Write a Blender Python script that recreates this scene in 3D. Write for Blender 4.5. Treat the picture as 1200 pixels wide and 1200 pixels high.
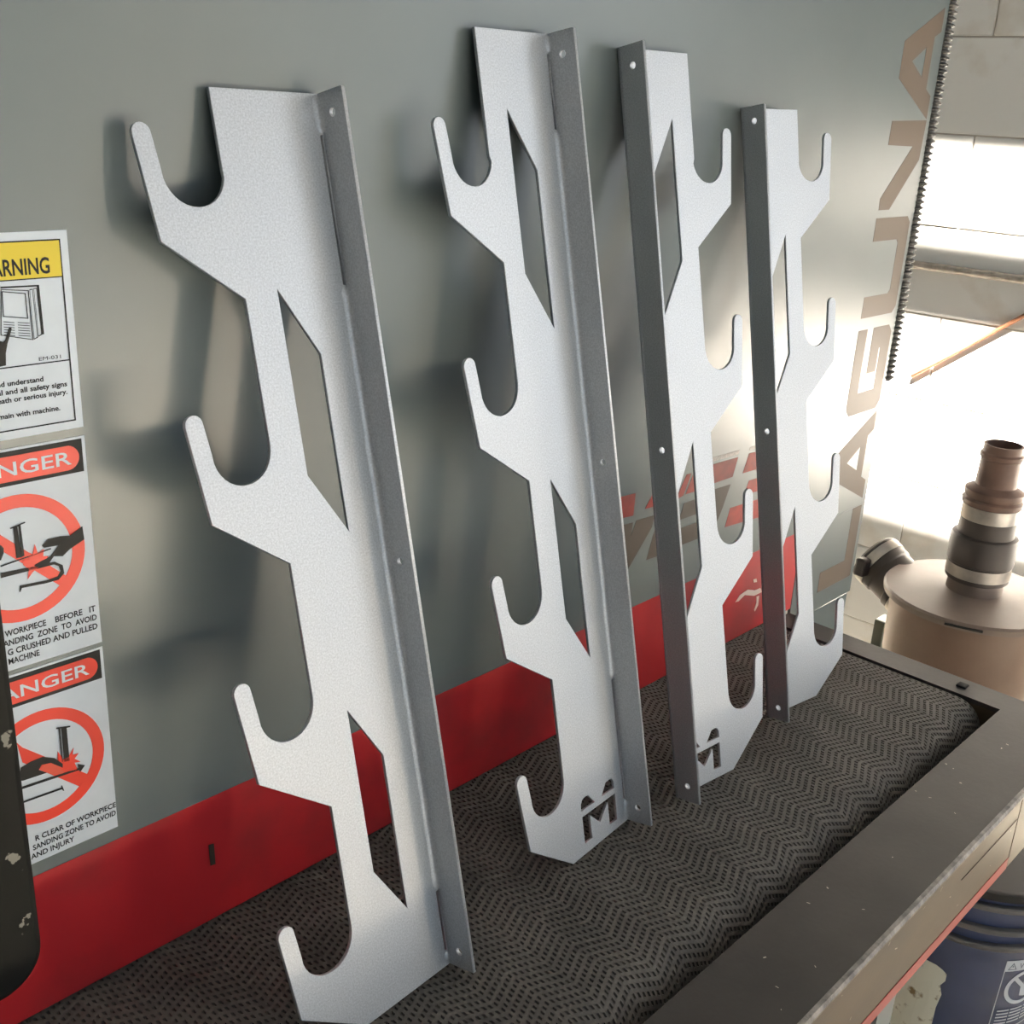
import bpy, bmesh, math, random
from mathutils import Matrix, Vector, Euler
random.seed(7)
SC = bpy.context.scene
COL = SC.collection
for o in list(bpy.data.objects):
    bpy.data.objects.remove(o)

# ------------------------------------------------------------------ camera
F_PX = 1305.4
CAM = Vector((0.0, -0.6658, 0.6445))
CR = (Matrix.Rotation(-0.82688, 3, 'Z') @ Matrix.Rotation(math.pi/2 - 0.35373, 3, 'X') @ Matrix.Rotation(0.05362, 3, 'Z'))
cd = bpy.data.cameras.new('camera'); cam = bpy.data.objects.new('camera', cd); COL.objects.link(cam)
cam.matrix_world = Matrix.Translation(CAM) @ CR.to_4x4()
cd.sensor_fit = 'HORIZONTAL'; cd.sensor_width = 36.0; cd.lens = F_PX/1200*36.0
cd.clip_start = 0.02; cd.clip_end = 60
SC.camera = cam

# ------------------------------------------------------------------ world, sun, exposure
w = bpy.data.worlds.new('world'); SC.world = w; w.use_nodes = True
bg = w.node_tree.nodes['Background']
bg.inputs[0].default_value = (0.78, 0.90, 1.0, 1); bg.inputs[1].default_value = 1.75
sl = bpy.data.lights.new('sun', 'SUN'); sl.energy = 560; sl.angle = math.radians(2.2); sl.color = (1.0, 0.915, 0.81)
sun = bpy.data.objects.new('sun', sl); COL.objects.link(sun)
SUN_D = Vector((0.45, 0.15, -0.88)).normalized()
sun.rotation_euler = SUN_D.to_track_quat('-Z', 'Y').to_euler(); sun.location = (-2, -2, 6)
dl = bpy.data.lights.new('door_daylight', 'AREA'); dl.shape = 'RECTANGLE'; dl.size = 1.7; dl.size_y = 1.5; dl.energy = 30; dl.color = (0.96, 0.97, 1.0)
door_light = bpy.data.objects.new('door_daylight', dl); COL.objects.link(door_light); door_light.location = (2.80, -2.05, 1.05)
door_light.rotation_euler = Vector((-1, 0, 0)).to_track_quat('-Z', 'Y').to_euler()
vs = SC.view_settings
vs.view_transform = 'Standard'; vs.look = 'None'; vs.gamma = 1; vs.use_curve_mapping = False
vs.exposure = -0.45

# ------------------------------------------------------------------ helpers
def ray(px, py):
    return CR @ Vector(((px-600)/F_PX, -(py-600)/F_PX, -1.0))
def panel_pt(px, py):                      # photo pixel -> (x, z) on the machine's front panel (y = 0)
    d = ray(px, py); t = -CAM.y/d.y
    return (d.x*t, CAM.z + d.z*t)
def new_mat(name, col, rough=.5, metal=0., noise=0., nscale=30., bump=0., bscale=200., spec=.5, stretch=None, col2=None, lo=.35, hi=.65, detail=4., coat=0.):
    m = bpy.data.materials.new(name); m.use_nodes = True
    nt = m.node_tree; b = nt.nodes['Principled BSDF']
    b.inputs['Base Color'].default_value = (*col, 1); b.inputs['Roughness'].default_value = rough
    b.inputs['Metallic'].default_value = metal; b.inputs['Specular IOR Level'].default_value = spec
    if coat: b.inputs['Coat Weight'].default_value = coat; b.inputs['Coat Roughness'].default_value = .15
    tc = nt.nodes.new('ShaderNodeTexCoord'); src = tc.outputs['Object']
    if stretch:
        mp = nt.nodes.new('ShaderNodeMapping'); mp.inputs['Scale'].default_value = stretch
        nt.links.new(src, mp.inputs['Vector']); src = mp.outputs['Vector']
    if noise or col2:
        n = nt.nodes.new('ShaderNodeTexNoise'); n.inputs['Scale'].default_value = nscale; n.inputs['Detail'].default_value = detail
        nt.links.new(src, n.inputs['Vector'])
        r = nt.nodes.new('ShaderNodeValToRGB')
        r.color_ramp.elements[0].position = lo; r.color_ramp.elements[1].position = hi
        c2 = col2 if col2 else tuple(c*(1-noise) for c in col)
        r.color_ramp.elements[0].color = (*c2, 1); r.color_ramp.elements[1].color = (*col, 1)
        nt.links.new(n.outputs['Fac'], r.inputs['Fac']); nt.links.new(r.outputs['Color'], b.inputs['Base Color'])
    if bump:
        n2 = nt.nodes.new('ShaderNodeTexNoise'); n2.inputs['Scale'].default_value = bscale; n2.inputs['Detail'].default_value = 3
        nt.links.new(src, n2.inputs['Vector'])
        bp = nt.nodes.new('ShaderNodeBump'); bp.inputs['Strength'].default_value = bump; bp.inputs['Distance'].default_value = .002
        nt.links.new(n2.outputs['Fac'], bp.inputs['Height']); nt.links.new(bp.outputs['Normal'], b.inputs['Normal'])
    return m

M = {}
M['silver'] = new_mat('silver_powder_coat', (.60, .615, .63), rough=.44, metal=.5, noise=.24, nscale=750, bump=.10, bscale=1100)
M['weld'] = new_mat('silver_weld', (.62, .63, .64), rough=.35, metal=.6, bump=.5, bscale=350)
M['panel'] = new_mat('grey_machine_paint', (.080, .100, .103), rough=.33, noise=.12, nscale=5, bump=.015, bscale=60, spec=.52)
M['red'] = new_mat('red_machine_paint', (.38, .018, .022), spec=.4, rough=.34, col2=(.20, .02, .022), nscale=9, lo=.30, hi=.52, detail=8)
M['red_stripe'] = new_mat('red_stripe_paint', (.27, .035, .028), rough=.4, noise=.2, nscale=20)
M['gasket'] = new_mat('black_gasket', (.02, .02, .02), rough=.85, spec=.1)
M['belt'] = new_mat('rubber_belt', (.085, .078, .069), rough=.75, noise=.35, nscale=14, bump=.2, bscale=500, spec=.3)
M['rail'] = new_mat('dark_rail_paint', (.026, .022, .020), spec=.35, rough=.58, noise=.45, nscale=11, bump=.08, bscale=150, detail=8)
M['steel'] = new_mat('brushed_steel', (.055, .036, .019), spec=.3, rough=.38, metal=.0, noise=.40, nscale=3.0, bump=.05, bscale=60, stretch=(3, 1, 8), detail=6)
M['scrape'] = new_mat('scraped_edge', (.22, .20, .18), rough=.5, metal=.3, col2=(.07, .065, .06), nscale=60, detail=8, bump=.5, bscale=300)
M['scuff'] = new_mat('bare_scuffs', (.34, .30, .25), rough=.5)
M['black_post'] = new_mat('chipped_black_paint', (.010, .010, .009), rough=.5, spec=.06, col2=(.20, .19, .16), nscale=42, lo=.335, hi=.345, detail=6)
M['white'] = new_mat('sticker_white', (.86, .88, .88), rough=.35, noise=.06, nscale=40)
M['yellow'] = new_mat('sticker_yellow', (.78, .58, .01), rough=.35)
M['s_red'] = new_mat('sticker_red', (.75, .045, .02), rough=.35)
M['s_black'] = new_mat('sticker_black', (.008, .008, .008), rough=.5, spec=.15)
M['s_blackred'] = new_mat('sticker_skin_red', (.65, .08, .04), rough=.4)
M['letter'] = new_mat('brown_lettering', (.075, .057, .043), rough=.5, spec=.12)
M['e_red'] = new_mat('emblem_red', (.21, .022, .016), spec=.12, rough=.5, noise=.3, nscale=60)
M['e_dark'] = new_mat('emblem_dark', (.040, .031, .024), spec=.12, rough=.5)
M['e_line'] = new_mat('emblem_outline', (.22, .20, .17), rough=.4, noise=.5, nscale=300)
M['scratch'] = new_mat('scraped_paint', (.75, .60, .50), rough=.5)
M['conduit'] = new_mat('black_corrugated', (.03, .027, .022), rough=.5)
M['block'] = new_mat('painted_block', (.88, .86, .82), rough=.75, col2=(.74, .68, .60), nscale=6, lo=.30, hi=.44, detail=9, bump=.35, bscale=70)
M['mortar'] = new_mat('mortar', (.52, .47, .41), rough=.9)
M['floor'] = new_mat('worn_floor_paint', (.74, .70, .60), rough=.7, col2=(.42, .32, .22), nscale=9, lo=.34, hi=.42, detail=10)
M['ceil'] = new_mat('ceiling_paint', (.20, .20, .20), rough=.8)
M['wallplain'] = new_mat('plain_wall_paint', (.10, .095, .09), rough=.85)
M['conduit_wall'] = new_mat('dusty_conduit', (.36, .32, .28), rough=.6, noise=.4, nscale=50)
M['cord'] = new_mat('brown_cord', (.30, .12, .06), rough=.6)
M['cyc'] = new_mat('dusty_plastic', (.16, .10, .068), rough=.5, col2=(.10, .055, .034), nscale=5, detail=6, bump=.05)
M['cyc_lid'] = new_mat('dusty_lid_plastic', (.18, .138, .112), rough=.5, col2=(.12, .08, .06), nscale=7, detail=6)
M['hose'] = new_mat('dusty_hose', (.12, .065, .046), rough=.6, noise=.3, nscale=30)
M['rubber'] = new_mat('black_rubber', (.040, .029, .024), rough=.6, noise=.3, nscale=20)
M['clamp'] = new_mat('steel_clamp', (.62, .56, .50), rough=.35, metal=.7, noise=.4, nscale=25)
M['post_dark'] = new_mat('dark_green_post', (.045, .05, .035), rough=.6)
M['post_tan'] = new_mat('tan_post', (.50, .40, .28), rough=.6)
M['blue'] = new_mat('blue_plastic', (.018, .030, .085), rough=.42, noise=.35, nscale=12, detail=8)
M['rib'] = new_mat('dusty_rib_plastic', (.085, .082, .085), rough=.6, noise=.3, nscale=20)
M['torn'] = new_mat('stained_paper', (.82, .76, .62), rough=.7, col2=(.30, .19, .08), nscale=45, lo=.33, hi=.42, detail=8)
M['label_white'] = new_mat('label_print', (.55, .57, .60), rough=.5)
M['cabinet'] = new_mat('machine_base_paint', (.15, .165, .16), rough=.5, noise=.2, nscale=4)

def obj(name, me, mat, parent=None, loc=None):
    o = bpy.data.objects.new(name, me); COL.objects.link(o)
    if mat is not None and not me.materials: me.materials.append(M[mat] if isinstance(mat, str) else mat)
    if parent: o.parent = parent
    if loc: o.location = loc
    return o
def tag(o, label=None, cat=None, group=None, kind=None):
    if label: o['label'] = label
    if cat: o['category'] = cat
    if group: o['group'] = group
    if kind: o['kind'] = kind
    return o
def empty(name, loc=(0, 0, 0)):
    o = bpy.data.objects.new(name, None); COL.objects.link(o); o.location = loc; o.empty_display_size = .05
    return o
def bm_mesh(bm, name, smooth=False, recalc=True):
    if recalc: bmesh.ops.recalc_face_normals(bm, faces=bm.faces)
    me = bpy.data.meshes.new(name); bm.to_mesh(me); bm.free()
    if smooth:
        for p in me.polygons: p.use_smooth = True
    return me
def box_bm(x0, x1, y0, y1, z0, z1, bev=0., seg=2):
    bm = bmesh.new(); bmesh.ops.create_cube(bm, size=1)
    bmesh.ops.scale(bm, vec=(x1-x0, y1-y0, z1-z0), verts=bm.verts)
    bmesh.ops.translate(bm, vec=((x0+x1)/2, (y0+y1)/2, (z0+z1)/2), verts=bm.verts)
    if bev: bmesh.ops.bevel(bm, geom=bm.edges[:], offset=bev, segments=seg, profile=.5, affect='EDGES')
    return bm
def box(name, x0, x1, y0, y1, z0, z1, mat, parent=None, bev=0.):
    return obj(name, bm_mesh(box_bm(x0, x1, y0, y1, z0, z1, bev), name), mat, parent)
def lathe(profile, n=48, cap=True):
    """profile: list of (radius, z)"""
    bm = bmesh.new(); rings = []
    for r, z in profile:
        rings.append([bm.verts.new((r*math.cos(2*math.pi*i/n), r*math.sin(2*math.pi*i/n), z)) for i in range(n)])
    for a, b in zip(rings, rings[1:]):
        for i in range(n):
            bm.faces.new((a[i], a[(i+1) % n], b[(i+1) % n], b[i]))
    if cap:
        bm.faces.new(rings[0][::-1]); bm.faces.new(rings[-1])
    return bm
def flat(name, polys, thick, bevel=0.):
    """flat mesh in local XY from closed polygons (even-odd holes), extruded by thick about z=0, standing in mesh form"""
    cu = bpy.data.curves.new(name, 'CURVE'); cu.dimensions = '2D'; cu.fill_mode = 'BOTH'
    cu.extrude = max(thick/2-bevel, 0); cu.bevel_depth = bevel; cu.bevel_resolution = 1; cu.offset = -bevel
    for p in polys:
        s = cu.splines.new('POLY'); s.points.add(len(p)-1); s.use_cyclic_u = True
        for q, (x, y) in zip(s.points, p): q.co = (x, y, 0, 1)
    o = bpy.data.objects.new(name, cu); COL.objects.link(o)
    dg = bpy.context.evaluated_depsgraph_get()
    me = bpy.data.meshes.new_from_object(o.evaluated_get(dg)); me.name = name
    bpy.data.objects.remove(o); bpy.data.curves.remove(cu)
    me.materials.clear()
    return me
def to_xz(me, y=0.):                      # local XY sheet -> XZ plane facing -y
    me.transform(Matrix.Translation((0, y, 0)) @ Matrix.Rotation(math.pi/2, 4, 'X')); return me
def circle(cx, cy, r, n=32, a0=0., a1=2*math.pi, ry=None):
    ry = ry or r
    return [(cx + r*math.cos(a0+(a1-a0)*i/n), cy + ry*math.sin(a0+(a1-a0)*i/n)) for i in range(n)]
def tube(pts, r, n=10, name='tube', radii=None):
    bm = bmesh.new(); rings = []; pts = [Vector(p) for p in pts]
    up = Vector((0, 0, 1))
    for i, p in enumerate(pts):
        d = (pts[min(i+1, len(pts)-1)] - pts[max(i-1, 0)]).normalized()
        a = d.cross(up); a = a.normalized() if a.length > 1e-4 else Vector((1, 0, 0)); b = d.cross(a).normalized()
        rr = radii[i] if radii else r
        rings.append([bm.verts.new(p + rr*(math.cos(2*math.pi*k/n)*a + math.sin(2*math.pi*k/n)*b)) for k in range(n)])
    for u, v in zip(rings, rings[1:]):
        for k in range(n): bm.faces.new((u[k], u[(k+1) % n], v[(k+1) % n], v[k]))
    bm.faces.new(rings[0][::-1]); bm.faces.new(rings[-1])
    return bm_mesh(bm, name, True)

# ------------------------------------------------------------------ the room
FLOOR = -0.86; WX = 2.5
fl = box('floor', -3.2, WX+.2, -3.6, 3.2, FLOOR-.1, FLOOR, 'floor'); tag(fl, kind='structure')
# ceiling with unseen skylight slots set for sun patches, one added for floor bounce
def ceiling():
    bm = bmesh.new(); z0, z1 = 2.6, 2.7
    def slab(x0, x1, y0, y1):
        b = box_bm(x0, x1, y0, y1, z0, z1); me = bm_mesh(b, 't'); bm.from_mesh(me); bpy.data.meshes.remove(me)
    ya, yb = -1.35, 2.2
    xs = [(-3.2, .57), (.70, 1.045), (1.235, 1.365), (1.435, WX+.2)]
    slab(-3.2, WX+.2, -3.6, ya); slab(-3.2, WX+.2, yb, 3.2)
    for a, b in xs: slab(a, b, ya, yb)
    return bm_mesh(bm, 'ceiling', recalc=False)
tag(obj('ceiling', ceiling(), 'ceil'), kind='structure')
tag(box('wall_left', -3.3, -3.2, -3.6, 3.2, FLOOR, 2.6, 'wallplain'), kind='structure')
bm = bmesh.new()
for (xa, xb, za, zb) in ((-3.2, -1.9, FLOOR, 2.6), (-1.9, WX, 2.3, 2.6)):      # open bay at the front
    b_ = bm_mesh(box_bm(xa, xb, -3.7, -3.6, za, zb), 't'); bm.from_mesh(b_); bpy.data.meshes.remove(b_)
tag(obj('wall_front', bm_mesh(bm, 'wall_front', recalc=False), 'wallplain'), kind='structure')
tag(box('wall_back', -3.2, WX, 3.2, 3.3, FLOOR, 2.6, 'wallplain'), kind='structure')
bm = bmesh.new()
for (ya, yb, za, zb) in ((-1.2, 3.2, FLOOR, 2.6), (-3.6, -2.9, FLOOR, 2.6), (-2.9, -1.2, 1.8, 2.6)):     # an open doorway further along
    b_ = bm_mesh(box_bm(WX+.003, WX+.2, ya, yb, za, zb), 't'); bm.from_mesh(b_); bpy.data.meshes.remove(b_)
wr = obj('wall_right', bm_mesh(bm, 'wall_right', recalc=False), 'mortar'); tag(wr, kind='structure')
PZ, PY = .195, .39
base = []
for v in range(4):
    bm = box_bm(-.05, 0.0, -PY/2+.0016, PY/2-.0016, -PZ/2+.0016, PZ/2-.0016, .0022, 1)
    base.append(bm_mesh(bm, 'block')); base[-1].materials.append(M['block'])
k0 = math.ceil((FLOOR-.233)/PZ)
for k in range(k0, 13):
    for j in range(-4, 5):
        y = .352 + PY*j + (PY/2 if (k % 2 == 0) else 0)
        if y < -1.2: continue
        o = obj('block', base[(k*3+j) % 4], None, wr, (WX + .003 + .05 - random.uniform(.003, .007), y + PY/2, .233 + PZ*(k+.5)))
        o.rotation_euler = (0, 0, math.pi) if random.random() < .5 else (0, 0, 0)
        o.location.x = WX + (.0 if o.rotation_euler.z == 0 else 0) + (.05 if o.rotation_euler.z == 0 else 0) - random.uniform(.0, .003)
        if o.rotation_euler.z == 0: o.location.x = WX + .05 - random.uniform(0, .003)
        else: o.location.x = WX - random.uniform(0, .003)

# ------------------------------------------------------------------ the sanding machine
mach = empty('drum_sander', (0.6, .3, FLOOR))
tag(mach, 'grey and red floor-standing sanding machine with a ribbed rubber conveyor bed', 'machine')
MI = Matrix.Translation((0.6, .3, FLOOR)).inverted()
def part(o, parent=mach):
    o.parent = parent
    if parent is mach: o.matrix_parent_inverse = MI
    return o
PR = 1.483                                 # right edge of the front panel
def panel_poly():
    return [(-.35, .119), (PR, .119), (PR, .98), (-.35, .98)]
part(obj('front_panel', to_xz(flat('front_panel', [panel_poly()], .004), .002), 'panel'))
part(obj('red_band', to_xz(flat('red_band', [[(-.35, .004), (1.302, .004), (1.302, .1195), (-.35, .1195)]], .0044), .002), 'red'))
part(obj('corner_panel', to_xz(flat('corner_panel', [[(1.304, -.022), (PR, -.022), (PR, .1185), (1.304, .1185)]], .004), .002), 'panel'))
part(obj('lower_panel', to_xz(flat('lower_panel', [[(1.304, FLOOR), (PR-.004, FLOOR), (PR-.004, -.025), (1.304, -.025)]], .004), .004), 'panel'))
part(box('body', -.35, PR-.006, .02, .62, .03, .98, 'cabinet'))
part(box('base_cabinet', -.1, 1.2, .02, .60, FLOOR, -.12, 'cabinet'))
part(box('edge_gasket', -.35, 1.30, .0045, .018, .0035, .02, 'gasket'))

# conveyor belt: zig-zag rows of moulded pits, wrapped over the infeed roller
def belt():
    XA, XB = -.30, 1.250; DX = .0048; DY = .0078; LAM = .062; AMP = .0138; D = .0022; RR = .034; YR = -.262
    tri = lambda x: AMP*abs((((x-.834)/LAM) % 1.0)-.5)*2
    def P(x, y, dz):
        yy = y + tri(x) - AMP
        if yy >= YR: return (x, yy, -dz)
        a = (YR-yy)/RR
        r = RR-dz
        return (x, YR - r*math.sin(a), -RR + r*math.cos(a))
    V = []; Fc = []
    nx = int((XB-XA)/DX); y1 = .03; ny = 48
    cx = nx+1
    def xi(i): return XA + i*DX
    for j in range(ny+1):
        for i in range(nx+1): V.append(P(xi(i), y1-j*DY, 0))
    for j in range(ny):
        ya, yb = y1-j*DY, y1-(j+1)*DY
        for i in range(nx):
            c = (j*cx+i, j*cx+i+1, (j+1)*cx+i+1, (j+1)*cx+i)
            x0, x1 = xi(i), xi(i+1)
            if not (.18 < x0 < 1.242):
                Fc.append(c); continue
            jx = random.uniform(-.0002, .0002)
            fx0, fx1 = x0+.27*DX+jx, x1-.27*DX+jx; fy0, fy1 = ya-.26*DY, yb+.22*DY
            n = len(V)
            for dz, s in ((0, 0), (D, .0003)):
                V += [P(fx0+s, fy0-s, dz), P(fx1-s, fy0-s, dz), P(fx1-s, fy1+s, dz), P(fx0+s, fy1+s, dz)]
            for k in range(4):
                m = (k+1) % 4
                Fc.append((c[k], c[m], n+m, n+k)); Fc.append((n+k, n+m, n+4+m, n+4+k))
            Fc.append((n+4, n+5, n+6, n+7))
    me = bpy.data.meshes.new('conveyor_belt'); me.from_pydata(V, [], [f[::-1] for f in Fc]); me.update()
    return me
part(obj('conveyor_belt', belt(), 'belt'))
part(box('belt_bed', -.30, 1.245, -.255, .3, -.05, -.006, 'gasket'))
bm = bmesh.new(); bmesh.ops.create_cone(bm, segments=40, radius1=.0305, radius2=.0305, depth=1.54, cap_ends=True)
me = bm_mesh(bm, 'infeed_roller', True); me.transform(Matrix.Translation((.475, -.262, -.034)) @ Matrix.Rotation(math.pi/2, 4, 'Y'))
part(obj('infeed_roller', me, 'gasket'))

# conveyor frame
def prism_x(name, prof, x0, x1, mat, parent=mach):          # profile in (y, z) swept along x
    bm = bmesh.new()
    a = [bm.verts.new((x0, y, z)) for y, z in prof]; b = [bm.verts.new((x1, y, z)) for y, z in prof]
    n = len(prof)
    for i in range(n): bm.faces.new((a[i], a[(i+1) % n], b[(i+1) % n], b[i]))
    bm.faces.new(a[::-1]); bm.faces.new(b)
    return part(obj(name, bm_mesh(bm, name), mat), parent)
YI, YO, XI, XO = -.3105, -.397, 1.2535, 1.296
prism_x('front_rail', [(YI, .0), (YO+.0035, .0), (YO+.0035, -.006), (YI, -.006)], -.35, XO, 'rail')
prism_x('front_rail_lip', [(YI, -.006), (YI-.003, -.006), (YI-.003, -.07), (YI, -.07)], -.35, XI, 'rail')
prism_x('worn_edge', [(YO+.0050, .0004), (YO+.0015, -.0004), (YO-.0004, -.0030), (YO-.0002, -.0060), (YO+.004, -.0060), (YO+.006, -.004)], -.35, XO, 'scrape')
prism_x('front_plate', [(YO, -.0055), (YO+.003, -.0055), (YO+.003, -.0775), (YO, -.0775)], -.35, 1.0925, 'steel')
prism_x('end_plate', [(YO, -.0055), (YO+.003, -.0055), (YO+.003, -.092), (YO, -.092)], 1.0955, XO, 'steel')
prism_x('red_stripe', [(YO-.0006, -.0775), (YO+.003, -.0775), (YO+.003, -.0915), (YO-.0006, -.0915)], -.35, 1.0925, 'red_stripe')
prism_x('seam_groove', [(YO-.0005, -.0290), (YO+.002, -.0290), (YO+.002, -.0294), (YO-.0003, -.0294)], .95, 1.0925, 'gasket')
sp = bmesh.new()
for i in range(26):
    x_, y_ = random.uniform(.35, 1.2), random.uniform(YO+.012, YI-.006); l_ = random.uniform(.0004, .0018); a_ = random.uniform(0, 3.14); w_ = random.uniform(.0002, .0006)
    dx_, dy_ = math.cos(a_)*l_, math.sin(a_)*l_; nx_, ny_ = -math.sin(a_)*w_, math.cos(a_)*w_
    sp.faces.new([sp.verts.new((x_+u_*dx_+v_*nx_, y_+u_*dy_+v_*ny_, .00015)) for u_, v_ in ((-1, -1), (1, -1), (1, 1), (-1, 1))])
for i in range(24):
    x_, z_ = random.uniform(.45, 1.08), random.uniform(-.07, -.008); l_ = random.uniform(.0006, .003); a_ = random.uniform(-.5, .9); w_ = random.uniform(.0002, .0007)
    dx_, dy_ = math.cos(a_)*l_, math.sin(a_)*l_; nx_, ny_ = -math.sin(a_)*w_, math.cos(a_)*w_
    sp.faces.new([sp.verts.new((x_+u_*dx_+v_*nx_, YO-.00015, z_+u_*dy_+v_*ny_)) for u_, v_ in ((-1, -1), (1, -1), (1, 1), (-1, 1))])
so_ = part(obj('scuff_marks', bm_mesh(sp, 'scuff_marks'), 'scuff')); so_['kind'] = 'stuff'
part(box('side_rail', XI, XO, YI, -.002, -.006, .0, 'rail'))
part(box('side_plate', XO-.004, XO-.0005, YO+.004, .02, -.092, -.006, 'steel'))
part(box('rail_notch', XI+.016, XI+.028, -.262, -.25, -.0005, .0025, 'gasket', None, .001))
part(box('under_frame', -.3, 1.24, -.30, .3, -.088, -.075, 'gasket'))
for lx in (.0, 1.12):
    part(box('leg', lx, lx+.05, -.29, -.24, FLOOR, -.088, 'cabinet'))

# black post hung on the panel
def post():
    x0, x1, z0, z1, r = .125, .2335, .062, .78, .032
    pl = [(x0, z1), (x0, z0+r)] + circle(x0+r, z0+r, r, 10, math.pi, 1.5*math.pi) + circle(x1-r, z0+r+.012, r, 12, 1.5*math.pi, 2*math.pi) + [(x1, z0+r+.012), (x1, z1)]
    return to_xz(flat('black_arm', [pl], .05, .005), -.025)
tag(part(obj('black_arm', post(), 'black_post')), 'black steel arm with rounded foot and chipped paint')

# corrugated hose clipped along the panel's right edge
pr = []; N = 88; zt, zb = .98, .30
for i in range(N*4+1):
    t = i/(N*4.); z = zt + (zb-zt)*t
    pr.append((.0125 if (i % 4) in (1, 2) else .0085, z))
me = bm_mesh(lathe(pr[::-1], 14), 'corrugated_hose', False)
h = part(obj('corrugated_hose', me, 'conduit')); h.location = Vector((PR+.010, .006, 0))

# ---- lettering and emblem on the panel
def decal(name, polys, mat, parent, y=-.00012, th=.00024):
    o = obj(name, to_xz(flat(name, polys, th), y), mat)
    o.parent = parent
    if parent is mach: o.matrix_parent_inverse = MI
    return o
mm = lambda pts: [(a/1000., b/1000.) for a, b in pts]
Agl = [(1376, 735), (1376, 693), (1472, 648), (1472, 676), (1456, 684), (1456, 745), (1472, 752), (1472, 780)]
Ahole = [(1404, 714), (1438, 697), (1438, 732)]
Ngl = [(1376, 644), (1473, 647), (1470, 598), (1407, 537), (1378, 537), (1377, 551), (1445, 614.5), (1376, 615.6)]
Ugl = [(1376, 527), (1465, 527), (1474, 519), (1474, 408), (1465, 399), (1377, 399), (1377, 427), (1443, 427), (1448, 432), (1448, 493), (1443, 498), (1376, 498)]
G0 = [(118, 98), (10, 98), (0, 88), (0, 10), (10, 0), (108, 0), (118, 10), (118, 55), (55, 55), (55, 30), (88, 30), (88, 26), (30, 26), (30, 72), (118, 72)]
Ggl = [(1474-y, 265+x) for x, y in G0]
Lgl = [(1376, 6), (1474, 6), (1474, 118), (1447, 118), (1447, 37), (1376, 37)]
A2 = [(x, z-519) for x, z in Agl]; A2h = [(x, z-519) for x, z in Ahole]
let = empty('lettering'); part(let)
for p in ([Lgl], [A2, A2h], [Ggl], [Ugl], [Ngl], [Agl, Ahole]):
    decal('letter', [mm(q) for q in p], 'letter', let)
tag(let, 'brown capital lettering running up the panel edge')
Z3 = lambda pts: [panel_pt(720+a/5.4545, 500+b/5.4545) for a, b in pts]
emb = empty('emblem'); part(emb); tag(emb, 'slanted grid emblem in red and dark brown')
for p, m in (([(-15, 462), (135, 425), (120, 568), (-5, 598)], 'e_red'),
             ([(195, 525), (252, 418), (360, 385), (330, 490)], 'e_red'),
             ([(390, 470), (462, 305), (492, 298), (440, 440)], 'e_red'),
             ([(455, 432), (505, 300), (610, 262), (570, 395)], 'e_red'),
             ([(600, 250), (790, 195), (755, 320), (590, 378)], 'e_red'),
             ([(860, 172), (990, 135), (985, 250), (820, 298)], 'e_red'),
             ([(860, 345), (985, 305), (985, 395), (830, 432)], 'e_red'),
             ([(740, 520), (930, 460), (935, 575), (705, 642)], 'e_red'),
             ([(40, 632), (118, 612), (105, 698), (140, 600), (255, 565), (240, 640), (88, 908), (60, 740)], 'e_dark'),
             ([(262, 640), (390, 600), (385, 790), (203, 852)], 'e_dark'),
             ([(412, 598), (445, 490), (560, 448), (540, 552)], 'e_dark'),
             ([(405, 655), (560, 600), (560, 705), (405, 765)], 'e_dark'),
             ([(610, 410), (742, 368), (690, 520), (650, 620), (600, 640)], 'e_dark'),
             ([(600, 205), (800, 150), (792, 176), (600, 232)], 'e_line'),
             ([(868, 132), (985, 100), (985, 122), (862, 150)], 'e_line')):
    decal('tile', [Z3(p)], m, emb)
sc_ = empty('paint_scratch'); part(sc_)
for p in ([(770, 1120), (800, 1075), (850, 1040), (895, 1045), (930, 1030), (940, 1055), (890, 1080), (830, 1075), (790, 1115)],
          [(885, 975), (905, 970), (908, 992), (888, 995)], [(905, 1085), (922, 1080), (915, 1140), (895, 1180), (890, 1170), (905, 1125)]):
    decal('scratch', [Z3(p)], 'scratch', sc_, -.0007, .0004)
decal('paint_chip', [[panel_pt(*p) for p in ((244, 990), (250, 988), (252, 1012), (246, 1014))]], 'e_dark', mach, -.0006, .0004)

# ---- warning stickers
SX1 = .3145
def sticker(z0, z1, label, x0=.212):
    s = empty('safety_sticker'); part(s); tag(s, label)
    decal('backing', [[(x0, z0), (SX1, z0), (SX1, z1), (x0, z1)]], 'white', s, -.0003, .0006)
    return s
def S(off, pts): return [panel_pt(a/4.2857, off+b/4.2857) for a, b in pts]
def text_mesh(body, off=0.):
    cu = bpy.data.curves.new('t', 'FONT'); cu.body = body; cu.fill_mode = 'BOTH'; cu.resolution_u = 3; cu.offset = off
    o = bpy.data.objects.new('t', cu); COL.objects.link(o); dg = bpy.context.evaluated_depsgraph_get()
    me = bpy.data.meshes.new_from_object(o.evaluated_get(dg)); bpy.data.objects.remove(o); bpy.data.curves.remove(cu)
    me.materials.clear(); return me
def span(me): xs = [v.co.x for v in me.vertices]; return min(xs), max(xs)
def text(parent, full, vis, xl, xr, z, hgt, mat, fatten=0., y=-.0009, name='lettering_line'):
    """full string; its tail 'vis' spans xl..xr on the panel, baseline z, capital height hgt"""
    a = text_mesh(full, fatten); v = text_mesh(vis, fatten); l, r = span(v); bpy.data.meshes.remove(v)
    sx = (xr-xl)/(r-l); cap = .69; sz = hgt/cap; l2, r2 = span(a)
    for q in a.vertices:
        q.co = (xr + (q.co.x-r2)*sx, y, z + q.co.y*sz)
    o = obj(name, a, mat, parent); return o
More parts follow.
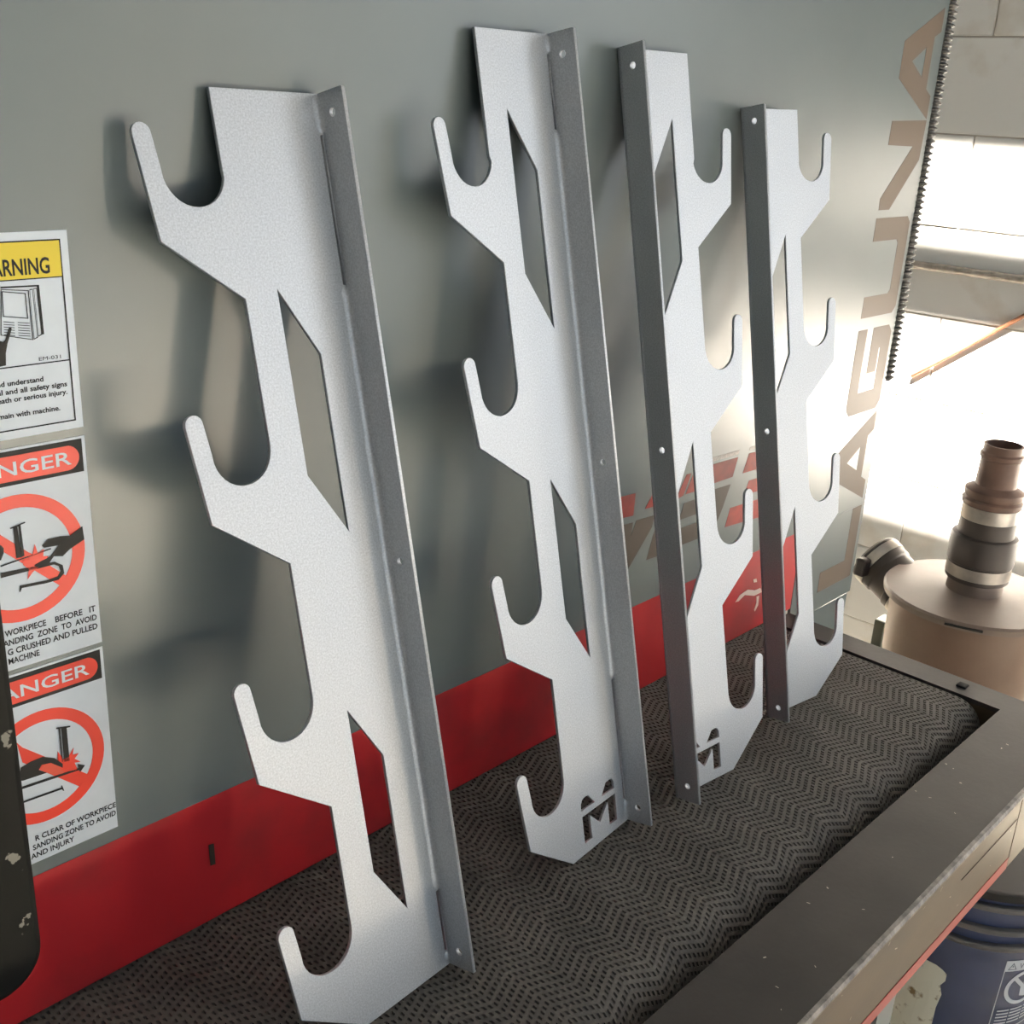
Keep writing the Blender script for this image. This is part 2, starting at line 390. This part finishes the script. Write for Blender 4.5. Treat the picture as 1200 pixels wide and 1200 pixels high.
def ring(parent, cx, cz, r1, r0, y=-.0008):
    decal('prohibition_ring', [circle(cx, cz, r1, 56), circle(cx, cz, r0, 56)], 's_red', parent, y, .0004)
def frame(parent, x0, x1, z0, z1, w_, mat, y):
    decal('border', [[(x0, z0), (x1, z0), (x1, z1), (x0, z1)], [(x0+w_, z0+w_), (x1-w_, z0+w_), (x1-w_, z1-w_), (x0+w_, z1-w_)]], mat, parent, y, .0003)

s1 = sticker(.4351, .5580, 'white safety sticker with yellow header and open manual drawing')
frame(s1, .217, .3098, .4402, .5530, .0008, 's_black', -.0009)
decal('header', [[(.2176, .5306), (.3092, .5306), (.3092, .5524), (.2176, .5524)]], 'yellow', s1, -.0008, .0004)
for z in (.5303, .4790): decal('rule', [[(.2176, z), (.3092, z), (.3092, z+.0007), (.2176, z+.0007)]], 's_black', s1, -.0009, .0003)
text(s1, 'WARNING', 'NING', .2795, .3018, .5334, .0092, 's_black', .02, -.0012)
bk = S(250, [(0, 368), (192, 358), (218, 605), (205, 608), (182, 366), (0, 376)])
decal('page_edge', [bk], 's_black', s1, -.0009, .0003)
for pts in ([(0, 380), (140, 385), (165, 635), (0, 612)], [(145, 380), (160, 378), (187, 622), (168, 632)], [(165, 375), (180, 373), (207, 608), (190, 618)]):
    q = S(250, pts); cx = sum(p[0] for p in q)/4; cz = sum(p[1] for p in q)/4
    inn = [(a+(cx-a)*.045 if len(pts) and pts[0][0] == 0 else a+(cx-a)*.12, b+(cz-b)*.03) for a, b in q]
    decal('page', [q, inn], 's_black', s1, -.0010, .0003)
q = S(250, [(5, 390), (125, 400), (138, 528), (12, 518)]); cx = sum(p[0] for p in q)/4; cz = sum(p[1] for p in q)/4
decal('page_picture', [q, [(a+(cx-a)*.06, b+(cz-b)*.06) for a, b in q]], 's_black', s1, -.0010, .0003)
for i in range(6):
    for x0, x1 in ((14, 68), (86, 145)):
        y = 542 + i*13 + (3 if x0 > 50 else 0)
        decal('print_line', [S(250, [(x0+i*.8, y), (x1+i*.8, y+4), (x1+i*.8, y+7), (x0+i*.8, y+3)])], 's_black', s1, -.0010, .0003)
decal('hand_symbol', [S(250, [(-60, 640), (0, 640), (12, 645), (22, 635), (42, 575), (52, 570), (54, 580), (34, 650), (25, 700), (26, 762), (-60, 780)])], 's_black', s1, -.0011, .0003)
def tl(s, off, full, vis, a, b, h, mat='s_black', fat=0., z=None):
    (xl, z0), (xr, z1) = S(off, [a, b]); text(s, full, vis, xl, xr, z if z else (z0+z1)/2, h, mat, fat)
tl(s1, 250, 'EM-031', 'EM-031', (193, 738), (303, 727), .0022)
tl(s1, 250, 'read and understand', 'understand', (35, 862), (216, 846), .0031, fat=.022)
tl(s1, 250, 'manual and all safety signs', 'and all safety signs', (25, 905), (335, 870), .0031, fat=.022)
tl(s1, 250, 'death or serious injury.', 'or serious injury.', (68, 942), (336, 908), .0031, fat=.022)
tl(s1, 250, 'remain with machine.', 'with machine.', (78, 1018), (300, 990), .0031, fat=.022)

def danger(zb, zt, off, label, ring_c, body):
    s = sticker(zb, zt, label)
    decal('header', [[(.2145, zt-.0235), (.3122, zt-.0235), (.3122, zt-.0016), (.2145, zt-.0016)]], 's_black', s, -.0008, .0004)
    zc = zt-.0128; r = .0082
    decal('header_pill', [circle(.3015, zc, r, 14, -math.pi/2, math.pi/2) + circle(.230, zc, r, 14, math.pi/2, 1.5*math.pi)], 's_red', s, -.0010, .0004)
    text(s, 'DANGER', 'NGER', body[0], body[1], zc-.0043, .0086, 'white', .010, -.0014)
    ring(s, *ring_c)
    return s
s2 = danger(.2817, .4294, 490, 'white safety sticker with red ring over a hand pulled under a roller', (.2655, .3565, .0428, .0343), (.2575, .3043))
s3 = danger(.1305, .2783, 740, 'white safety sticker with red ring over fingers below a sanding drum', (.2665, .2030, .0428, .0345), (.2562, .3034))
tl(s2, 490, 'WORKPIECE', 'WORKPIECE', (22, 1092), (230, 1040), .0041, fat=.022, z=0.3062)
tl(s2, 490, 'BEFORE   IT', 'BEFORE   IT', (275, 1015), (478, 970), .0041, fat=.022, z=0.3062)
tl(s2, 490, 'SANDING  ZONE  TO  AVOID', 'ZONE  TO  AVOID', (185, 1090), (484, 1013), .0041, fat=.022, z=0.2996)
tl(s2, 490, 'G CRUSHED AND PULLED', 'CRUSHED AND PULLED', (78, 1170), (488, 1058), .0041, fat=.022, z=0.2929)
tl(s2, 490, 'MACHINE', 'MACHINE', (40, 1222), (197, 1187), .0041, fat=.022, z=0.2864)
tl(s3, 740, 'R CLEAR OF WORKPIECE', 'CLEAR OF WORKPIECE', (208, 1030), (580, 882), .0041, fat=.022, z=0.1480)
tl(s3, 740, 'SANDING ZONE TO AVOID', 'ZONE TO AVOID', (325, 1035), (580, 925), .0041, fat=.022, z=0.1413)
tl(s3, 740, 'AND INJURY', 'INJURY', (252, 1095), (372, 1050), .0041, fat=.022, z=0.1347)
def D(s, off, name, mat, pts, y=-.0013): decal(name, [S(off, pts)], mat, s, y, .0003)
# pictogram: hand drawn under the roller
D(s2, 490, 'prohibition_bar', 's_red', [(-20, 560), (0, 585), (330, 790), (300, 840), (-20, 650)], -.0009)
D(s2, 490, 'burst_symbol', 's_red', [(110, 710), (145, 705), (125, 665), (160, 680), (170, 630), (185, 675), (215, 655), (212, 690), (240, 690), (200, 735), (160, 770), (135, 805), (140, 755), (112, 735)])
D(s2, 490, 'drum_symbol', 's_black', [(45, 550), (120, 518), (122, 523), (98, 533), (118, 688), (105, 693), (88, 540), (82, 542), (105, 695), (78, 700), (62, 548), (48, 554)])
D(s2, 490, 'hand_symbol', 's_black', [(207, 638), (235, 605), (300, 590), (345, 588), (408, 540), (418, 605), (345, 655), (310, 690), (265, 690), (235, 735), (180, 745), (165, 735), (200, 715), (250, 690), (290, 635), (215, 648)], -.0014)
D(s2, 490, 'workpiece_symbol', 's_black', [(0, 738), (250, 650), (252, 655), (0, 744)])
D(s2, 490, 'table_symbol', 's_black', [(0, 775), (150, 745), (270, 718), (310, 735), (318, 775), (290, 808), (230, 825), (105, 850), (98, 870), (93, 868), (97, 838), (230, 812), (285, 792), (300, 765), (290, 740), (265, 732), (0, 800)])
D(s2, 490, 'cuff_symbol', 's_black', [(-40, 640), (0, 635), (14, 650), (14, 675), (0, 710), (-40, 720)])
# pictogram: fingers below the drum
D(s3, 740, 'prohibition_bar', 's_red', [(80, 555), (110, 580), (440, 715), (395, 775), (110, 655)], -.0009)
D(s3, 740, 'burst_symbol', 's_red', [(285, 640), (285, 598), (305, 625), (310, 640), (340, 625), (365, 580), (360, 615), (390, 608), (370, 635), (400, 650), (370, 655), (385, 690), (320, 700), (295, 680)])
D(s3, 740, 'drum_symbol', 's_black', [(278, 480), (348, 470), (348, 476), (330, 480), (345, 645), (318, 650), (303, 482), (298, 483), (312, 650), (306, 650), (290, 485), (278, 487)])
D(s3, 740, 'hand_symbol', 's_black', [(100, 680), (150, 650), (210, 625), (270, 632), (310, 660), (310, 680), (250, 655), (205, 665), (190, 690), (230, 705), (110, 745), (90, 745)], -.0014)
D(s3, 740, 'finger_symbol', 's_blackred', [(195, 685), (215, 665), (265, 655), (320, 690), (315, 710), (255, 715)], -.0012)
D(s3, 740, 'arrow_symbol', 's_black', [(100, 778), (390, 682), (385, 662), (422, 668), (398, 702), (393, 692), (100, 790)])
D(s3, 740, 'workpiece_symbol', 's_black', [(110, 850), (305, 780), (303, 770), (308, 770), (318, 795), (312, 796), (307, 788), (110, 858)])

# ------------------------------------------------------------------ the four silver rack brackets
def outline(L, W, cs):
    """plate outline: u outward from the fold, v up (mm)"""
    p = [(0, 0), (0, L), (W, L)]
    for i, c in enumerate(cs):
        r = 22.3; cx, cy = 88.8+r, c+42.5
        p.append((W if i == 0 else 88.5, cy))
        p += [(cx + r*math.cos(a), cy + r*math.sin(a)) for a in [math.pi*(1+t/16.) for t in range(1, 16)]]
        p.append((133.4, cy+2))
        tx, tz = 142.4, c+64.5
        p += [(tx + 6.6*math.cos(a), tz + 6.6*math.sin(a)) for a in [math.pi*(1-t/10.) for t in range(0, 11)]]
        p.append((142.3, c)); p.append((88.3, c-39 if i < 3 else -2.5))
    p.append((0, 0))
    return p[:-1]
def slot(u0, u1, a, b, c, d): return [(u1, a), (u0, b), (u0, d), (u1, c)]
SHA = dict(L=660, W=89.5, cs=(566, 387.6, 209.4, 33.5), slots=[slot(34.4, 62.2, 532, 485, 404.5, 358.5), slot(35.5, 61.2, 233, 188.5, 107, 64.2)],
           slit=[(530, 633), (12, 64)], holes=(645.3, 328.7, 14.3), F=26.4, M=False)
SHB = dict(L=707, W=91, cs=(570.4, 392.2, 215, 37.7), slots=[slot(33.8, 63.8, 648.8, 600.6, 520.3, 472), slot(32.8, 61, 348.5, 301.2, 222.8, 176)],
           slit=[(632, 692), (22, 145)], holes=(689, 350.4, 15.9), F=27, M=True)
MC = [[(69.4, 40.3), (69.0, 47), (66.5, 50.8), (63.0, 51.8), (57.5, 51.2), (48.6, 40.3)],
      [(38.8, 40.3), (30.3, 51.2), (24.5, 51.8), (20.8, 50.8), (18.4, 47), (18.0, 40.3)],
      [(69.0, 34.6), (69.0, 8), (57.6, 8), (57.6, 31), (43.8, 17.2), (30.2, 31), (30.2, 8), (18.2, 8), (18.2, 34.6)]]
def make_bracket(sh, sgn, pose, label, group):
    x, y, z, yaw, lean, roll = pose
    T = 3.0
    root = empty('rack_bracket')
    root['label'] = label; root['category'] = 'bracket'; root['group'] = group
    k = .001
    polys = [outline(sh['L'], sh['W'], sh['cs'])] + sh['slots']
    for a, b in sh['slit']: polys.append([(3.2, a), (3.2, b), (5.6, b-1), (5.6, a+1)])
    if sh['M']: polys += MC
    me = to_xz(flat('plate', [[(sgn*u*k, v*k) for u, v in p] for p in polys], T*k, .0003), T*k/2)
    obj('plate', me, 'silver', root)
    # flange: local sheet in (w, v), w toward the viewer
    fp = [[(0, 0), (sh['F'], 0), (sh['F'], sh['L']-1), (sh['F']-1, sh['L']), (0, sh['L'])]]
    for hz in sh['holes']: fp.append(circle(sh['F']*.50, hz, 3.1, 20))
    me = flat('flange', [[(a*k, b*k) for a, b in p] for p in fp], T*k, .0003)
    # local X -> -y, local Y -> z, local Z -> x
    R = Matrix(((0, 0, 1, sgn*T*k/2), (-1, 0, 0, 0), (0, 1, 0, 0), (0, 0, 0, 1)))
    me.transform(R); obj('flange', me, 'silver', root)
    # welded seam in the inner corner between the slits, and the two end tacks
    segs = [(sh['slit'][1][1]+1, sh['slit'][0][0]-1), (sh['slit'][0][1]+1, sh['L']-2), (1, sh['slit'][1][0]-1)]
    for a, b in segs:
        bm = bmesh.new(); n = max(3, int((b-a)/3)); rows = []; rb = 5.0
        for i in range(n+1):
            v = a + (b-a)*i/n; e = 1. if 0 < i < n else .5
            rb = .6*rb + .4*(5.0 + random.uniform(-.8, .8)); r = rb*e; row = []
            for j in range(6):
                t = math.pi/2*j/5
                row.append(bm.verts.new((sgn*(T + r - r*math.sin(t) - .02)*k, -(r - r*math.cos(t) - .02)*k, v*k)))
            rows.append(row)
        for p_, q_ in zip(rows, rows[1:]):
            for j in range(5):
                f_ = bm.faces.new((p_[j], p_[j+1], q_[j+1], q_[j]))
        for f_ in bm.faces:
            f_.normal_update()
            if f_.normal.x*sgn < 0 or f_.normal.y > 0: f_.normal_flip()
        obj('weld_seam', bm_mesh(bm, 'weld_seam', True, recalc=False), 'silver', root)
    root.matrix_world = Matrix.Translation((x, y, 0)) @ Matrix.Rotation(yaw, 4, 'Z') @ Matrix.Rotation(-lean, 4, 'X') @ Matrix.Rotation(roll, 4, 'Y')
    R3 = root.matrix_world.to_3x3()
    zmin = min((R3 @ Vector(c)).z for c in [(0, 0, 0), (sgn*.0883, 0, -.0025), (sgn*.0883, .003, -.0025), (0, .003, 0), (0, -.026, 0)])
    m = root.matrix_world.copy(); m.translation.z = .0003 - zmin; root.matrix_world = m
    return root
GA, GB = 'four-hook rack brackets leaning on the machine', 'four-hook rack brackets leaning on the machine'
make_bracket(SHA, -1, (.4992, -.1681, 0, .0344, .2507, .0118), 'silver four-hook bracket without logo, hooks towards the safety stickers', GA)
make_bracket(SHB, -1, (.7516, -.1483, 0, .0557, .2070, -.0143), 'tall silver bracket with cut-out M, flange on the side away from the stickers', GB)
make_bracket(SHB, 1, (.8165, -.1591, 0, -.0858, .2217, -.0055), 'tall silver bracket with cut-out M, partly hidden behind its own flange', GB)
make_bracket(SHA, 1, (1.0253, -.1361, 0, -.1197, .2006, -.0135), 'silver four-hook bracket without logo, hooks towards the block wall', GA)

# ------------------------------------------------------------------ things by the block wall
# conduit along the wall
c = tube([(WX-.012, y, .342) for y in (-1.6, -.5, .2, .8, 1.6)], .009, 12, 'wall_conduit')
wc = obj('wall_conduit', c, 'conduit_wall'); tag(wc, 'thin dusty conduit fixed level along the block wall', 'conduit')
def wall_pt(px, py, off=.0):
    d = ray(px, py); t = (WX-off-CAM.x)/d.x; return CAM + t*d
a, b = wall_pt(1068, 441, .008), wall_pt(1200, 370, .008)
d = b-a
cord = obj('brown_rod', tube([a, a+d*.5, a+d*1.6], .0045, 8, 'brown_rod'), 'cord'); tag(cord, 'thin rusty brown rod slanting across the block wall', 'rod')

# cyclone dust separator on its drum
CX, CY, LZ = 1.752, -.088, -.072
cyc = empty('cyclone_separator', (CX, CY, FLOOR)); tag(cyc, 'dusty brown cyclone dust separator with rubber couplings and steel clamps', 'dust collector')
def cp(name, prof, mat, n=56, parent=cyc, smooth=True, bevelfix=True):
    me = bm_mesh(lathe([(r, z) for r, z in prof], n), name, smooth)
    if smooth:
        me.set_sharp_from_angle(angle=math.radians(35))
    o = obj(name, me, mat, parent); o.location = (0, 0, -FLOOR if parent is cyc else 0); return o
cp('lid', [(.128, LZ-.014), (.139, LZ-.013), (.140, LZ-.004), (.137, LZ), (.06, LZ+.004), (.045, LZ+.006)], 'cyc_lid')
cp('body', [(.045, FLOOR+.3957), (.045, FLOOR+.402), (.042, FLOOR+.404), (.048, LZ-.37), (.078, LZ-.34), (.118, LZ-.15), (.124, LZ-.12), (.126, LZ-.014)], 'cyc')
cp('collar', [(.044, LZ+.003), (.043, LZ+.02), (.041, LZ+.04)], 'cyc_lid')
cp('coupling', [(.047, LZ+.026), (.049, LZ+.028), (.049, LZ+.056), (.0515, LZ+.058), (.0515, LZ+.098), (.050, LZ+.102), (.0435, LZ+.104), (.043, LZ+.130), (.041, LZ+.132)], 'rubber')
cp('hose_clamp', [(.0475, LZ+.034), (.0498, LZ+.034), (.0498, LZ+.053), (.0475, LZ+.053)], 'clamp')
cp('hose_clamp', [(.042, LZ+.130), (.0432, LZ+.130), (.0432, LZ+.152), (.042, LZ+.152)], 'clamp')
cp('hose_end', [(.038, LZ+.128), (.039, LZ+.150), (.045, LZ+.154), (.046, LZ+.162), (.0425, LZ+.166), (.045, LZ+.171), (.0445, LZ+.178), (.034, LZ+.184),
                (.0315, LZ+.186), (.030, LZ+.228), (.0325, LZ+.231), (.0325, LZ+.237), (.030, LZ+.240), (.0295, LZ+.252), (.0255, LZ+.252), (.0245, LZ+.15)], 'hose')
s = obj('lid_slot', bm_mesh(box_bm(-.028, .028, -.002, .002, -.0018, .0018, .001), 'lid_slot'), 'gasket', cyc)
va = math.atan2(CAM.y-CY, CAM.x-CX) - .02
s.location = (.1395*math.cos(va), .1395*math.sin(va), LZ-.007-FLOOR); s.rotation_euler = (0, 0, va+math.pi/2)
# tangential inlet
IA = Vector((.02, .02, LZ-.10-FLOOR)); ID = (Vector((.045, .200, LZ-.010-FLOOR)) - IA); IL = ID.length; IQ = ID.to_track_quat('Z', 'Y').to_matrix().to_4x4()
def inlet(name, prof, mat):
    me = bm_mesh(lathe([(r, IL+z) for r, z in prof], 40), name, True); me.set_sharp_from_angle(angle=math.radians(35))
    me.transform(Matrix.Translation(IA) @ IQ)
    return obj(name, me, mat, cyc)
inlet('inlet_pipe', [(.040, -IL), (.040, -.08)], 'cyc')
inlet('inlet_coupling', [(.044, -.115), (.047, -.113), (.047, -.075), (.0445, -.072), (.0445, -.045), (.047, -.042), (.047, -.006), (.044, -.002), (.036, 0), (.034, -.05)], 'rubber')
inlet('hose_clamp', [(.047, -.028), (.0486, -.028), (.0486, -.011), (.047, -.011)], 'clamp')
inlet('hose_clamp', [(.047, -.105), (.0486, -.105), (.0486, -.088), (.047, -.088)], 'clamp')
DN = ID.normalized(); KD = Vector((-.75, -.55, -.25)); KD = (KD - KD.dot(DN)*DN).normalized(); KQ = KD.to_track_quat('X', 'Z').to_matrix().to_4x4()
for yy, tw in ((-.095, .5), (-.02, .0)):
    me = bm_mesh(box_bm(-.010, .012, -.010, .010, -.016, .016, .004), 'clamp_screw')
    kd = (Matrix.Rotation(tw, 3, DN) @ KD)
    me.transform(Matrix.Translation(IA + DN*(IL+yy) + kd*.055) @ KQ)
    obj('clamp_screw', me, 'rubber', cyc)

# posts in the gap behind the cyclone
def wp(px, py, X):
    d = ray(px, py); t = (X-CAM.x)/d.x; return CAM + t*d
p = wp(1036, 724, 1.93)
o = box('steel_post', p.x-.02, p.x+.02, p.y-.012, p.y+.010, FLOOR, p.z, 'post_dark', None, .003); tag(o, 'dark green short steel post standing behind the cyclone', 'post')

# blue bucket on the floor past the conveyor
BX, BY, BH, BR = 1.712, -.198, .385, .150
bk = empty('bucket', (BX, BY, FLOOR)); tag(bk, 'dark blue ribbed plastic bucket with warning label under the cyclone', 'bucket')
def lp(name, prof, mat):
    me = bm_mesh(lathe(prof, 72), name, True); me.set_sharp_from_angle(angle=math.radians(40)); return obj(name, me, mat, bk)
zr = BH
def wall_r(z): return .131 + .0185*z/zr
lp('shell', [(.128, 0), (.131, .003), (wall_r(zr-.002), zr-.002), (.147, zr-.001), (.144, zr-.02), (.126, .006), (.02, .006)], 'blue')
for zz in (zr-.098, zr-.066, zr-.022):
    r0 = wall_r(zz); lp('rib', [(r0-.001, zz-.005), (r0+.008, zz-.005), (r0+.0095, zz-.003), (r0+.0095, zz+.004), (r0+.008, zz+.0055), (r0-.001, zz+.006)], 'rib')
lp('bucket_lid', [(.156, zr-.006), (.158, zr-.004), (.158, zr+.008), (.154, zr+.010), (.145, zr+.008), (.143, zr+.004), (.03, zr+.004)], 'gasket')
bz = BH - .125
def cyl_hit(px, py):                       # photo pixel -> (angle, height) on the bucket wall
    d = ray(px, py); ox, oy = CAM.x-BX, CAM.y-BY; r = .143
    a_ = d.x**2+d.y**2; b_ = 2*(ox*d.x+oy*d.y); c_ = ox*ox+oy*oy-r*r
    t = (-b_-math.sqrt(max(b_*b_-4*a_*c_, 0)))/(2*a_); p = CAM + t*d
    return math.atan2(p.y-BY, p.x-BX), p.z-FLOOR
def cyl_decal(name, polys, mat, a_c, z_c, off):
    """flat artwork (mm) wrapped on the bucket wall"""
    me = flat(name, [[(x*.001, z*.001) for x, z in p] for p in polys], .0002)
    bm = bmesh.new(); bm.from_mesh(me); bmesh.ops.subdivide_edges(bm, edges=[e for e in bm.edges if e.calc_length() > .012], cuts=6, use_grid_fill=True); bmesh.ops.triangulate(bm, faces=bm.faces); bm.to_mesh(me); bm.free()
    for v in me.vertices:
        z = z_c + v.co.y; r = wall_r(z) + off + v.co.z; a = a_c + v.co.x/r
        v.co = (r*math.cos(a), r*math.sin(a), z)
    return obj(name, me, mat, lab)
lab = empty('warning_label'); lab.parent = bk; tag(lab, 'white printed warning label')
AC, ztop = cyl_hit(1180, 1126)
LW, LH = 90, 150
zc = ztop - LH/2000.
cyl_decal('label_border', [[(0, -LH/2), (LW, -LH/2), (LW, LH/2), (0, LH/2)], [(1.6, -LH/2+1.6), (LW-1.6, -LH/2+1.6), (LW-1.6, LH/2-1.6), (1.6, LH/2-1.6)]], 'label_white', AC, zc, .0006)
cyl_decal('label_header', [[(1.6, LH/2-1.6), (LW-1.6, LH/2-1.6), (LW-1.6, LH/2-22), (1.6, LH/2-22)], [(5, LH/2-19), (13, LH/2-4), (21, LH/2-19)]], 'label_white', AC, zc, .0006)
cyl_decal('warning_triangle', [[(7.5, LH/2-17.6), (13, LH/2-7), (18.5, LH/2-17.6)], [(12.2, LH/2-14), (12.2, LH/2-10), (13.8, LH/2-10), (13.8, LH/2-14)]], 'label_white', AC, zc, .0007)
def cyl_text(body, x, z, h, mat, off=.0009):
    me = text_mesh(body); bm = bmesh.new(); bm.from_mesh(me); bmesh.ops.triangulate(bm, faces=bm.faces); bm.to_mesh(me); bm.free()
    for v in me.vertices:
        zz = zc + (z + v.co.y*h/.69)*.001; r = wall_r(zz) + off; a = AC + (x + v.co.x*h/.69*.8)*.001/r
        v.co = (r*math.cos(a), r*math.sin(a), zz)
    obj('label_text', me, mat, lab)
cyl_text('WARNING', 25, LH/2-18, 12, 'blue')
cyl_decal('prohibition_ring', [circle(46, 14, 36, 48), circle(46, 14, 29, 48)], 'label_white', AC, zc, .0006)
cyl_decal('prohibition_bar', [[(22, 34), (27, 39), (70, -6), (65, -11)]], 'label_white', AC, zc, .0007)
cyl_decal('child_symbol', [circle(50, 24, 6, 14) , [(40, 14), (60, 16), (62, 4), (54, -8), (42, -4)]], 'label_white', AC, zc, .0005)
for i in range(5):
    for x0, x1 in ((8, 30), (33, 58), (61, 82)):
        z = -34 - i*7
        cyl_decal('print_line', [[(x0, z), (x1, z), (x1, z+2.6), (x0, z+2.6)]], 'label_white', AC, zc, .0006)

# torn, stained product label further round the bucket
ta, tz = cyl_hit(1106, 1150)
AC0, AC = AC, ta
lab2 = empty('torn_label'); lab2.parent = bk; tag(lab2, 'stained cream paper label with torn edge')
lab = lab2
cyl_decal('label_sheet', [[(-120, -150), (-4, -150), (-3, -60), (1, -30), (-4, -12), (2, 0), (2, 14), (-6, 20), (-16, 24), (-120, 24)]], 'torn', AC, tz, .0006)
